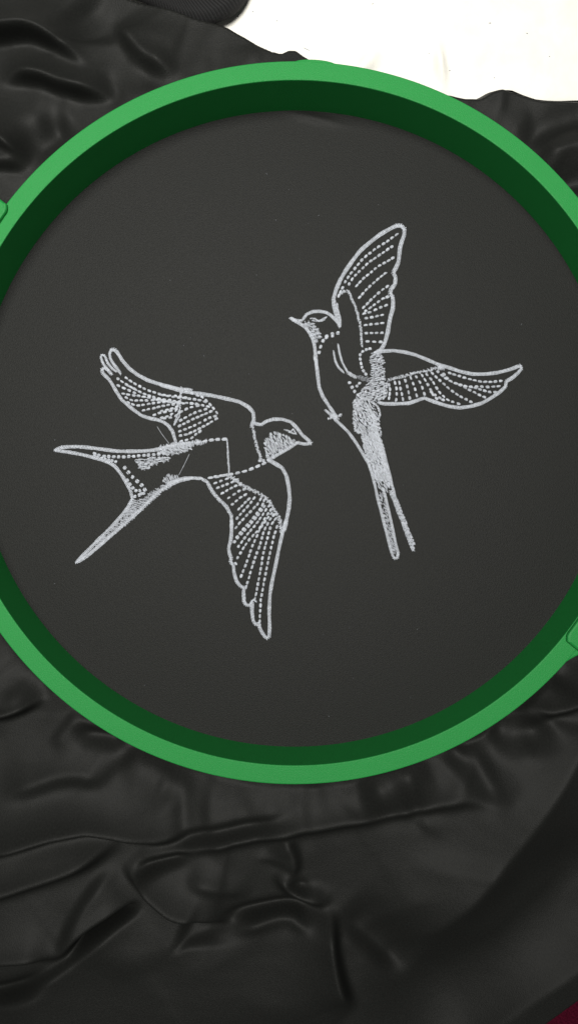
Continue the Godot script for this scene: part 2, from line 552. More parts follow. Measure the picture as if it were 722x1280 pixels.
func _ready() -> void:
	rng.seed = 11
	var cam := Camera3D.new()
	cam.name = "camera"
	cam.position = Vector3(0, 0.3, 0)
	cam.rotation_degrees = Vector3(-90, 0, 0)
	cam.fov = 67.93
	cam.near = 0.01
	cam.far = 20.0
	add_child(cam)
	cam.current = true
	var we := WorldEnvironment.new()
	we.name = "environment"
	var env := Environment.new()
	env.background_mode = Environment.BG_COLOR
	env.background_color = Color(0.06, 0.063, 0.062).linear_to_srgb()
	env.tonemap_mode = Environment.TONE_MAPPER_LINEAR
	env.tonemap_exposure = 1.0
	env.sdfgi_enabled = true
	env.ssao_enabled = true
	env.ssil_enabled = true
	we.environment = env
	add_child(we)
	# the workroom's ceiling lamp, above and a little beyond the top of the hoop
	var lamp := SpotLight3D.new()
	lamp.name = "ceiling_lamp"
	lamp.light_color = Color(1.0, 0.99, 0.965)
	lamp.light_energy = 2.95
	lamp.light_size = 0.34
	lamp.spot_range = 6.0
	lamp.spot_attenuation = 2.0
	lamp.spot_angle = 25.0
	lamp.spot_angle_attenuation = 1.0
	lamp.shadow_enabled = true
	add_child(lamp)
	lamp.position = Vector3(-0.10, 1.3, -0.20)
	lamp.look_at(Vector3(-0.06, 0, -0.15), Vector3(0, 0, -1))

	var black := surface(Color(0.0185, 0.0193, 0.0176), 0.58, 4.0, noise_map(3, 0.13, 4, 2048, Color(0.68, 0.68, 0.69), Color(1, 1, 1)), bump(5, 0.24, 3, 2048, 3.0), 0.35)
	black.albedo_texture.seamless = false
	black.normal_texture.seamless = false
	black.uv1_offset = Vector3(0.5, 0.5, 0.37)
	black.metallic_specular = 0.29
	var green := surface(Color(0.018, 0.29, 0.058), 0.5, 20.0, noise_map(13, 0.16, 4, 512, Color(0.86, 0.88, 0.86), Color(1, 1, 1)), bump(15, 0.25, 3, 512, 3.0), 0.35)
	green.metallic_specular = 0.35
	var white := surface(Color(0.92, 0.90, 0.85), 0.8, 12.0, noise_map(23, 0.02, 3, 256, Color(0.95, 0.95, 0.94), Color(1, 1, 1)), bump(25, 0.1, 3, 256, 2.0), 0.25)
	var table_white := surface(Color(0.8, 0.79, 0.76), 0.5, 4.0, noise_map(33, 0.02, 3, 256, Color(0.94, 0.94, 0.94), Color(1, 1, 1)), null, 0.0)
	var burgundy := surface(Color(0.095, 0.006, 0.021), 0.9, 30.0, noise_map(43, 0.12, 4, 256, Color(0.6, 0.6, 0.6), Color(1, 1, 1)), bump(45, 0.2, 3, 256, 4.0), 0.6)
	burgundy.metallic_specular = 0.15
	var knit := surface(Color(0.020, 0.020, 0.021), 0.85, 60.0, noise_map(53, 0.15, 3, 256, Color(0.7, 0.7, 0.7), Color(1, 1, 1)), bump(55, 0.2, 3, 256, 4.0), 0.5)
	var thread := StandardMaterial3D.new()
	thread.vertex_color_use_as_albedo = true
	thread.roughness = 0.5
	thread.metallic_specular = 0.4
	var lint_grey := StandardMaterial3D.new()
	lint_grey.vertex_color_use_as_albedo = true
	lint_grey.roughness = 0.9

	# ---- the table
	var top := BoxMesh.new()
	top.size = Vector3(1.5, 0.03, 1.1)
	var table := put("table_top", top, table_white, self, "structure")
	table.position = Vector3(0.05, -0.019, 0)
	table.set_meta("label", "white table top under the cloths, overexposed")

	# ---- the white sheet beyond the hoop
	var sheet_o := put("white_sheet", build_white_sheet(), white)
	tag(sheet_o, "thin white sheet with a wavy edge lying beyond the upper right of the hoop", "sheet")
	var fleck := Buf.new()
	var flecks := [6.9,-181.0, 54.7,-179.5, 78.5,-191.3, 92.9,-187.0, 62.8,-173.2, 101.6,-177.9, 80.3,-170.1, -14.1,-195.7, -4.7,-192.3, 32.8,-199.5]
	for j in flecks.size() / 2:
		var p := Vector2(flecks[j * 2], flecks[j * 2 + 1])
		var d := Vector2.from_angle(rng.randf_range(-0.7, 0.7)) * (1.4 if j == 0 else rng.randf_range(0.2, 0.5))
		strand(fleck, p - d, p + d, 0.1, 0.16, 0.45 if j else 0.8, sheet_height(p))
	put("lint_fleck", fleck.mesh(), lint_grey, sheet_o, "stuff")

	# ---- the dark red cloth in the lower right corner
	var red := put("burgundy_cloth", build_burgundy(), burgundy)
	tag(red, "dark burgundy cloth showing at the lower right corner below the black cloth", "cloth")

	# ---- the ribbed cuff
	var cuff := put("ribbed_cuff", build_cuff(), knit)
	tag(cuff, "black ribbed knit cuff with a curved edge lying at the top left", "cuff")

	# ---- the black cloth, with everything that is sewn into it
	var cloth := put("black_cloth", build_cloth(), black)
	tag(cloth, "smooth black cloth stretched flat in the green hoop and crumpled around it", "cloth")
	var a := bird_left()
	var left := put("embroidered_swallow", a["body"].mesh(), thread, cloth)
	left.set_meta("label", "left embroidered swallow in pale thread, flying right with one wing down")
	var b := bird_right()
	var right := put("embroidered_swallow", b["body"].mesh(), thread, cloth)
	right.set_meta("label", "right embroidered swallow in pale thread, rising with wings up and right")
	for k in 2:
		var from: Dictionary = [a, b][k]
		for part in from:
			if part == "body":
				continue
			var called: String = {"wing": "wing", "far_wing": "wing", "wing_dots": "wing_stitching", "far_wing_dots": "wing_stitching", "head": "head", "head_fill": "head_stitching", "tail": "tail", "tail_fill": "tail_stitching", "tail_dots": "tail_stitching", "body_fill": "body_stitching", "body_dots": "body_stitching"}[part]
			put(called, from[part].mesh(), thread, [left, right][k], "stuff" if called.ends_with("stitching") else "")
	var lint := Buf.new()
	for j in 46:
		var p := Vector2.from_angle(rng.randf() * TAU) * sqrt(rng.randf()) * 118.0 + Vector2(HOOP_X, HOOP_Z)
		var d := Vector2.from_angle(rng.randf() * TAU) * rng.randf_range(0.1, 0.42)
		strand(lint, p - d, p + d, 0.12, 0.1, rng.randf_range(0.10, 0.32))
	put("lint", lint.mesh(), lint_grey, cloth, "stuff")

	# ---- the hoop
	var hoop := Node3D.new()
	hoop.name = "embroidery_hoop"
	add_child(hoop)
	hoop.position = Vector3(HOOP_X, 0, HOOP_Z) * 0.001
	tag(hoop, "round green plastic embroidery hoop clamped around the black cloth", "hoop")
	var e := 0.4
	put("ring", lathe([Vector2(HOOP_IN - 0.8, 0.05), Vector2(HOOP_IN, HOOP_TOP - e), Vector2(HOOP_IN + e * 0.3, HOOP_TOP - e * 0.3), Vector2(HOOP_IN + e, HOOP_TOP), Vector2(HOOP_OUT - e, HOOP_TOP), Vector2(HOOP_OUT - e * 0.3, HOOP_TOP - e * 0.3), Vector2(HOOP_OUT, HOOP_TOP - e), Vector2(HOOP_OUT, 0.05)]), green, hoop)
	put("tab", ring_block(deg_to_rad(-90.0), deg_to_rad(-83.6), func(_t): return HOOP_OUT - 0.5, func(t): return HOOP_OUT + 1.2 * pow(sin(PI * clampf(t, 0.02, 0.98)), 0.4), 3.0, HOOP_TOP - 0.6, 0.4), green, hoop)
	# two clip brackets, opposite each other
	for k in 2:
		var from := deg_to_rad(42.8 if k == 0 else 36.5)
		var start := deg_to_rad(38.9 if k == 0 else 37.2)
		var inner := HOOP_IN + (0.25 if k == 0 else 4.6)
		var round_in := func(t): return inner + 1.6 * pow(1.0 - clampf(t / 0.06, 0.0, 1.0), 2.0)
		var round_out := func(t): return HOOP_OUT + 11.0 - 1.6 * pow(1.0 - clampf(t / 0.06, 0.0, 1.0), 2.0)
		var bracket := put("bracket", ring_block(from, deg_to_rad(14.0), func(_t): return HOOP_IN + 1.2, func(t): return HOOP_OUT - 0.3 + 15.0 * smoothstep(0.0, 0.5, t), 6.0, HOOP_TOP - 0.15, 0.5), green, hoop)
		put("clip_block", ring_block(start, deg_to_rad(17.0), round_in, round_out, HOOP_TOP - 2.0, HOOP_TOP + 1.8, 0.8), green, bracket)
		bracket.rotation.y = PI * k

# ---------------------------------------------------------------- flat things round the hoop

var sheet_edge := [-237.9,-181.3, -175.4,-180.1, -112.9,-178.2, -66.0,-176.9, -19.1,-175.1, 12.2,-173.2, 24.7,-171.9, 34.1,-170.7, 39.7,-170.1, 43.5,-169.1, 45.3,-168.8, 47.2,-168.5, 49.4,-167.9, 51.3,-166.3, 54.7,-164.8, 59.1,-163.5, 62.8,-163.2, 65.3,-162.6, 67.8,-161.9, 72.2,-161.9, 74.7,-162.9, 78.5,-164.1, 81.6,-164.8, 86.6,-164.4, 88.8,-163.5, 91.0,-162.6, 96.0,-161.0, 99.1,-160.7, 102.2,-160.7, 108.5,-160.7, 112.9,-160.7, 124.7,-162.3, 143.5,-160.1, 168.5,-161.9, 199.8,-160.7]

func sheet_height(p: Vector2) -> float:
	var n := FastNoiseLite.new()
	n.seed = 31
	n.frequency = 0.02
	n.fractal_octaves = 3
	var y := 2.2 + 2.0 * n.get_noise_2d(p.x, p.y) + 0.5 * absf(n.get_noise_2d(p.x * 2.2 + 300.0, p.y * 2.2))
	# soft upright folds near the edge
	var f := p - Vector2(59.0, -175.0)
	y += 3.6 * exp(-pow(f.x - 0.1 * f.y, 2.0) / 4.0 - f.y * f.y / 60.0)
	f = p - Vector2(29.0, -173.0)
	y += 3.4 * exp(-pow(f.x * 0.8 + f.y * 0.5, 2.0) / 9.0 - f.y * f.y / 50.0)
	return maxf(y, 0.9)

func build_white_sheet() -> ArrayMesh:
	var l := smooth_line(sheet_edge, 1.2)
	var nv := 70
	var pts := PackedVector3Array()
	for v in nv:
		var t := float(v) / (nv - 1)
		for j in l.size():
			var back := 260.0 * pow(t, 1.7)
			var p := l[j] - Vector2(0, back)
			var y := sheet_height(p) + 0.7 * exp(-back / 1.5) * sin(j * 0.19)
			pts.append(Vector3(p.x, maxf(y, 0.7), p.y) * 0.001)
	return sheet(pts, l.size(), nv).mesh()

func build_burgundy() -> ArrayMesh:
	var n := FastNoiseLite.new()
	n.seed = 71
	n.frequency = 0.03
	var pts := PackedVector3Array()
	for z in 60:
		for x in 80:
			var p := Vector2(10.0 + x * 3.5, 130.0 + z * 3.0)
			pts.append(Vector3(p.x, 0.2 + 1.4 * n.get_noise_2d(p.x, p.y), p.y) * 0.001)
	return sheet(pts, 80, 60).mesh()

func build_cuff() -> ArrayMesh:
	var l := smooth_line([-83.3,-218.2, -74.1,-207.8, -64.9,-201.0, -53.5,-195.5, -47.6,-192.1, -41.5,-189.3, -34.4,-187.8, -28.6,-188.7, -22.1,-191.5, -17.8,-195.5, -15.1,-200.4, -13.8,-209.0, -15.1,-221.3], 0.16)
	var m := l.size()
	var hub := Vector2([-44.9,-230.5][0], [-44.9,-230.5][1])
	var pts := PackedVector3Array()
	var nv := 26
	for v in nv:
		var t := float(v) / (nv - 1)
		for j in m:
			# the rolled edge first, then the band running in towards the opening
			var inward := (hub - l[j]).normalized()
			var skew := inward.rotated(-0.35)
			var turn := clampf(t / 0.4, 0.0, 1.0) * PI * 0.75
			var rib := sin(j * 0.16 / 1.42 * TAU)
			var along := 2.2 * (1.0 - cos(turn)) + maxf(0.0, t - 0.4) * 40.0
			var y := 6.2 + 3.2 * sin(turn - 0.5) + 0.42 * rib * smoothstep(0.06, 0.25, t)
			var p := l[j] + skew * along
			pts.append(Vector3(p.x, maxf(y, 1.0) + 1.5, p.y) * 0.001)
	return sheet(pts, m, nv).mesh()

# ---------------------------------------------------------------- the two birds (traces in millimetres)

func parts(names: Array) -> Dictionary:
	var d := {}
	for s in names:
		d[s] = Buf.new()
	return d

func bird_left() -> Dictionary:
	var d := parts(["body", "wing", "far_wing", "head", "tail", "wing_dots", "far_wing_dots", "body_dots", "body_fill", "head_fill", "tail_dots"])
	var body: Buf = d["body"]; var wing: Buf = d["wing"]; var far_wing: Buf = d["far_wing"]; var head: Buf = d["head"]; var tail: Buf = d["tail"]
	var wing_dots: Buf = d["wing_dots"]; var far_wing_dots: Buf = d["far_wing_dots"]; var body_dots: Buf = d["body_dots"]; var body_fill: Buf = d["body_fill"]; var head_fill: Buf = d["head_fill"]; var tail_dots: Buf = d["tail_dots"]
	satin(wing, [-38.2,-48.1, -42.7,-48.4, -47.0,-49.4, -51.4,-50.6, -55.7,-52.0, -59.6,-54.1, -62.8,-56.5, -65.5,-59.6, -67.5,-62.8, -68.7,-64.1, -70.3,-64.0], 1.77, 0.00)
	satin(wing, [-70.0,-64.1, -70.7,-62.4, -70.3,-60.4, -68.9,-58.1, -67.3,-56.1, -66.2,-54.4], 1.45, 0.00)
	satin(wing, [-67.9,-55.3, -69.5,-56.5, -71.4,-58.8, -72.6,-61.8, -73.8,-62.0, -74.1,-61.0, -73.2,-58.5, -72.2,-57.3, -70.0,-54.7], 1.26, 0.00)
	satin(wing, [-69.7,-54.2, -71.4,-56.1, -72.6,-56.9, -73.8,-56.2, -73.2,-54.5, -71.0,-52.5, -69.5,-50.2, -67.9,-47.4, -65.9,-44.3, -63.6,-42.3, -61.2,-40.3, -58.0,-38.0, -54.9,-37.0, -51.8,-36.4, -49.4,-35.5, -47.4,-34.0, -45.8,-31.7, -45.1,-29.3, -44.3,-26.8], 1.64, 0.00)
	run(wing_dots, [-64.7,-53.3, -60.8,-50.6, -56.5,-48.4, -53.3,-47.3, -49.4,-46.0, -44.3,-45.7, -39.9,-44.9], 2.08, 1.61, 0.88)
	run(wing_dots, [-67.9,-52.9, -65.5,-51.2, -61.6,-48.8, -57.3,-46.6, -52.5,-45.1, -47.8,-43.9, -42.3,-43.5], 2.08, 1.61, 0.88)
	run(wing_dots, [-67.9,-50.2, -65.8,-49.2, -63.2,-48.1, -60.0,-46.6], 2.08, 1.61, 0.88)
	run(wing_dots, [-63.7,-49.9, -61.0,-48.7, -58.0,-47.0], 2.08, 1.61, 0.88)
	run(wing_dots, [-65.9,-46.8, -61.2,-46.0, -55.7,-45.2, -51.0,-44.4, -46.2,-44.1], 2.08, 1.61, 0.88)
	run(wing_dots, [-64.7,-45.5, -62.0,-43.9, -58.0,-43.9, -53.3,-44.1, -48.6,-44.3], 2.08, 1.61, 0.88)
	run(wing_dots, [-64.0,-43.5, -60.4,-41.9, -56.5,-42.3, -52.5,-43.1, -46.2,-43.6], 2.08, 1.61, 0.88)
	run(wing_dots, [-58.0,-39.9, -54.1,-40.7, -50.2,-41.8, -45.1,-42.5, -40.7,-42.9], 2.08, 1.61, 0.88)
	run(wing_dots, [-53.7,-38.0, -51.0,-39.2, -47.0,-39.7, -43.7,-41.1], 2.08, 1.61, 0.88)
	run(wing_dots, [-49.8,-36.8, -46.2,-37.2, -43.7,-38.4], 2.08, 1.61, 0.88)
	satin(wing, [-42.5,-49.2, -42.7,-45.9, -42.9,-41.9, -43.1,-38.0, -45.0,-34.4], 0.76, 0.60)
	satin(wing, [-43.2,-40.5, -44.3,-37.2, -45.3,-34.4], 0.63, 0.50)
	run(wing_dots, [-43.0,-47.4, -38.6,-46.9, -34.2,-45.4, -31.2,-42.7, -27.9,-38.4], 2.08, 1.61, 0.88)
	run(wing_dots, [-50.4,-46.2, -45.6,-45.4, -39.5,-44.7, -35.1,-44.2, -32.3,-43.2], 2.08, 1.61, 0.88)
	run(wing_dots, [-50.8,-44.1, -45.6,-43.2, -40.3,-43.0, -35.5,-42.5], 2.08, 1.61, 0.88)
	run(wing_dots, [-43.0,-39.3, -39.5,-41.0, -34.2,-42.3, -30.9,-41.3], 2.08, 1.61, 0.88)
	run(wing_dots, [-43.4,-35.8, -39.5,-37.9, -36.0,-39.7, -32.0,-40.7], 2.08, 1.61, 0.88)
	run(wing_dots, [-43.8,-33.6, -39.5,-35.8, -35.1,-37.8, -30.0,-39.9], 2.08, 1.61, 0.88)
	run(wing_dots, [-43.7,-31.6, -39.5,-33.1, -35.1,-35.1, -31.6,-37.1, -28.3,-38.1], 2.08, 1.61, 0.88)
	run(wing_dots, [-43.4,-29.9, -39.5,-30.8, -36.4,-32.3, -32.5,-34.3, -27.9,-37.1], 2.08, 1.61, 0.88)
	run(wing_dots, [-43.1,-27.8, -38.6,-28.8, -36.8,-30.5, -34.2,-32.3], 2.08, 1.61, 0.88)
	run(wing_dots, [-50.8,-37.1, -46.9,-37.9, -43.8,-40.6], 2.08, 1.61, 0.88)
	run(wing_dots, [-50.8,-39.7, -46.5,-40.6, -43.4,-41.9], 2.08, 1.61, 0.88)
	satin(body, [-50.8,-50.2, -43.0,-48.0, -36.8,-46.9, -30.7,-46.0, -24.6,-44.7, -19.4,-43.4, -15.9,-41.4, -14.1,-39.3, -13.8,-36.6, -14.8,-33.6], 1.83, 0.00)
	satin(head, [-14.1,-35.1, -11.0,-34.4, -8.9,-35.8, -6.2,-36.6, -2.7,-36.6, 0.8,-35.5, 3.2,-33.1, 5.1,-30.5, 7.1,-28.8, 8.8,-27.1, 6.0,-26.8, 3.0,-27.4], 1.64, 0.00)
	fill(head_fill, [-9.2,-28.3, -7.1,-30.9, -4.5,-31.3, -1.4,-30.4, 1.6,-29.2, 3.1,-27.6, -0.1,-25.3, -3.6,-23.5, -6.2,-21.3, -8.4,-22.2, -9.7,-25.7], 0.50, 1.00, 0.20)
	satin(head, [-8.0,-20.8, -6.2,-21.5, -3.6,-23.1, 0.8,-25.7, 3.8,-27.7], 1.52, 0.00)
	satin(head, [-1.7,-32.4, 0.8,-31.8, 1.8,-32.7, 2.8,-30.8, -0.1,-31.6], 0.76, 0.50)
	satin(head, [-14.3,-33.7, -13.7,-30.9, -13.1,-27.4, -11.9,-23.5, -11.0,-20.6], 1.20, 0.90)
	run(head_fill, [-12.2,-20.1, -9.3,-20.4], 1.89, 1.39, 1.01)
	satin(head, [-8.9,-23.9, -8.5,-21.8, -8.0,-19.7], 1.26, 0.50)
	run(body_dots, [-32.0,-13.4, -28.1,-13.9, -24.6,-14.6, -21.1,-15.2, -15.9,-16.5, -12.4,-18.0, -8.7,-19.7], 2.72, 2.21, 1.01)
	satin(body, [-8.3,-20.6, -5.4,-19.1, -2.7,-17.4, -1.0,-14.3, -0.1,-9.9, 0.3,-5.6, -0.1,-1.2, -1.0,3.2, -1.9,7.5], 1.89, 0.00)
	run(body_dots, [-36.8,-27.3, -33.3,-27.9, -29.8,-28.5, -24.2,-28.8], 2.72, 2.21, 1.07)
	satin(body, [-24.3,-28.3, -24.0,-22.2, -23.6,-15.5], 0.88, 0.40)
	loose(body_dots, [-51.9,-33.7, -50.1,-30.8, -47.2,-27.0], 0.75)
	loose(body_dots, [-39.2,-22.9, -41.2,-18.7, -43.3,-14.7], 0.75)
	satin(tail, [-92.3,-24.4, -89.5,-25.5, -83.2,-25.8, -75.4,-25.0, -67.5,-24.0, -59.6,-24.0, -53.3,-24.4, -47.8,-25.8, -43.9,-26.6, -38.2,-27.4], 1.71, 0.00)
	satin(tail, [-92.3,-24.3, -87.2,-23.7, -80.9,-22.5, -74.6,-20.8, -70.5,-19.4], 1.64, 0.00)
	run(tail_dots, [-77.3,-23.2, -73.8,-22.1, -69.1,-21.8, -63.6,-21.8, -55.7,-22.4, -48.6,-23.2], 1.96, 1.52, 1.14)
	run(tail_dots, [-77.3,-22.2, -74.2,-21.3, -70.6,-20.5, -67.5,-19.7], 1.58, 1.26, 1.07)
	fill(tail_dots, [-61.0,-20.7, -57.3,-21.3, -51.0,-21.8, -47.2,-21.8, -47.4,-20.3, -51.8,-19.1, -55.7,-16.9, -58.7,-16.6, -59.5,-18.7], 0.50, 0.95, 0.12)
	fill(body_fill, [-50.8,-25.9, -45.6,-27.0, -40.3,-27.3, -36.0,-28.1, -32.0,-28.5, -32.0,-27.6, -36.0,-26.6, -40.3,-25.5, -45.6,-24.8, -50.8,-23.5], 0.90, 0.95, 0.10)
	fill(body_fill, [-52.5,-24.2, -47.8,-26.2, -43.9,-26.6, -38.2,-27.0, -38.2,-24.6, -43.9,-23.0, -47.8,-22.4, -51.0,-22.9], 0.90, 0.95, 0.10)
	satin(tail, [-71.8,-19.8, -70.0,-19.1, -68.3,-17.8, -65.9,-14.7, -64.0,-11.5, -62.4,-8.4, -61.6,-5.2, -63.2,-2.1, -66.7,2.3, -70.6,6.6, -75.4,11.3, -80.1,16.1, -83.9,20.0], 1.71, 0.00)
	satin(tail, [-83.9,20.0, -79.3,17.2, -73.8,12.5, -67.5,7.0, -61.2,1.5, -56.5,-2.8, -51.8,-7.6, -47.0,-10.7, -43.1,-12.3, -38.2,-13.5], 1.71, 0.00)
	fill(tail_dots, [-61.6,-4.4, -58.0,-5.2, -55.7,-7.0, -51.0,-9.5, -48.6,-11.5, -46.2,-10.3, -52.5,-6.0, -60.4,1.5, -67.5,7.8, -74.6,13.3, -79.3,16.8, -74.6,11.3, -65.9,2.3], 0.80, 0.82, 0.06)
	run(tail_dots, [-65.1,-18.0, -62.8,-15.2, -60.4,-12.7, -57.7,-10.5, -56.3,-8.0], 2.40, 1.58, 1.39)
	run(tail_dots, [-64.0,-13.1, -61.2,-9.1, -60.0,-8.0, -58.2,-8.7, -58.0,-6.4], 1.89, 1.45, 1.26)
	run(tail_dots, [-61.2,-6.0, -59.2,-6.5, -56.5,-7.6], 1.58, 1.26, 1.14)
	fill(tail_dots, [-50.0,-12.5, -48.0,-14.8, -43.3,-14.1, -43.7,-12.2, -47.8,-10.2], 0.70, 0.90, 0.08)
	satin(body, [-47.3,-11.5, -45.6,-12.1, -41.2,-13.3, -37.7,-13.4, -34.2,-13.2], 1.64, 0.00)
	satin(far_wing, [-34.7,-13.3, -32.2,-11.9, -30.3,-8.2, -27.7,-5.1, -24.6,-2.1, -22.7,1.4, -22.7,6.7], 1.71, 0.30)
	satin(far_wing, [-22.6,3.2, -22.6,7.1, -22.9,11.0, -23.8,14.3, -23.4,16.6, -22.7,18.2, -23.1,19.6, -21.9,20.9, -21.6,24.2, -20.6,27.4, -19.0,29.4, -17.7,29.7, -17.9,32.0, -17.7,35.3, -17.0,36.6, -15.4,36.9, -14.4,35.3, -14.6,38.6, -14.2,42.5, -13.4,44.2, -11.8,44.5, -11.4,46.1, -10.1,48.4, -8.8,49.9, -7.8,49.1, -7.6,45.1, -7.8,39.9, -7.5,32.7, -6.8,28.1, -5.5,22.2, -4.2,15.6, -2.9,9.7, -1.9,5.8, -1.3,3.2], 1.71, 0.00)
	satin(far_wing, [-15.4,36.8, -14.6,35.0, -13.7,34.7, -12.9,35.4], 1.14, 0.30)
	satin(far_wing, [-12.4,43.7, -11.3,44.1, -11.4,45.1], 1.07, 0.50)
	satin(far_wing, [-24.3,-14.6, -22.0,-13.4, -19.8,-11.5, -16.8,-9.6, -13.9,-8.5, -10.1,-6.3, -7.9,-4.1, -5.7,-0.7, -3.8,2.2, -3.1,6.0, -3.1,8.6], 1.45, 1.20)
	run(far_wing_dots, [-31.7,-13.4, -28.0,-14.1, -24.1,-14.6], 2.08, 1.61, 0.88)
	run(far_wing_dots, [-29.8,-11.1, -26.5,-12.3, -23.7,-13.4], 2.08, 1.61, 0.88)
	run(far_wing_dots, [-28.7,-9.3, -25.0,-10.8, -22.0,-11.9, -19.7,-13.2], 2.08, 1.61, 0.88)
	run(far_wing_dots, [-26.9,-7.0, -24.3,-8.5, -20.9,-10.4, -18.2,-11.1], 2.08, 1.61, 0.88)
	run(far_wing_dots, [-24.3,-5.2, -22.0,-6.8, -19.1,-8.5, -16.7,-9.3], 2.08, 1.61, 0.88)
	run(far_wing_dots, [-22.8,-2.6, -19.8,-5.2, -16.5,-7.2], 2.08, 1.61, 0.88)
	run(far_wing_dots, [-20.2,-0.7, -17.6,-3.3, -15.2,-5.7], 2.08, 1.61, 0.88)
	run(far_wing_dots, [-20.9,3.0, -18.3,0.0, -15.3,-3.3, -13.3,-6.1], 2.08, 1.61, 0.88)
	run(far_wing_dots, [-21.3,6.7, -18.3,3.0, -15.3,0.0, -12.4,-3.0, -10.7,-5.8], 2.08, 1.61, 0.88)
	run(far_wing_dots, [-20.9,10.4, -17.9,6.7, -15.3,3.7, -12.7,0.8, -10.5,-2.2, -9.5,-5.6], 2.08, 1.61, 0.88)
	run(far_wing_dots, [-21.9,12.3, -19.8,9.7, -16.8,6.7, -13.9,3.4, -11.3,0.0, -9.0,-3.0], 2.08, 1.61, 0.88)
	run(far_wing_dots, [-20.2,14.1, -17.6,10.4, -14.6,6.7, -11.6,3.0, -8.7,-1.5, -7.3,-3.1], 2.08, 1.61, 0.88)
	run(far_wing_dots, [-20.5,18.6, -18.3,14.9, -15.3,10.4, -11.6,6.7, -9.4,2.2, -6.6,-1.6], 2.08, 1.61, 0.88)
	run(far_wing_dots, [-19.1,26.0, -17.2,21.2, -15.3,16.0, -13.5,11.2, -11.6,7.1, -8.3,2.2, -6.3,-0.1], 2.08, 1.61, 0.88)
	run(far_wing_dots, [-17.1,30.4, -16.1,27.2, -13.9,19.7, -11.6,13.4, -9.8,7.5, -7.5,3.0, -5.5,0.6], 2.08, 1.61, 0.88)
	run(far_wing_dots, [-13.6,35.1, -12.0,27.5, -10.1,16.4, -8.3,9.7, -6.8,4.5, -4.8,2.1], 2.08, 1.61, 0.88)
	run(far_wing_dots, [-11.5,43.9, -11.3,37.3, -10.7,32.0, -9.8,27.5, -8.7,21.6, -7.2,14.9, -5.7,8.9, -4.4,5.1], 2.08, 1.61, 0.88)
	run(far_wing_dots, [-21.4,19.7, -20.5,20.8], 2.08, 1.61, 0.88)
	return d

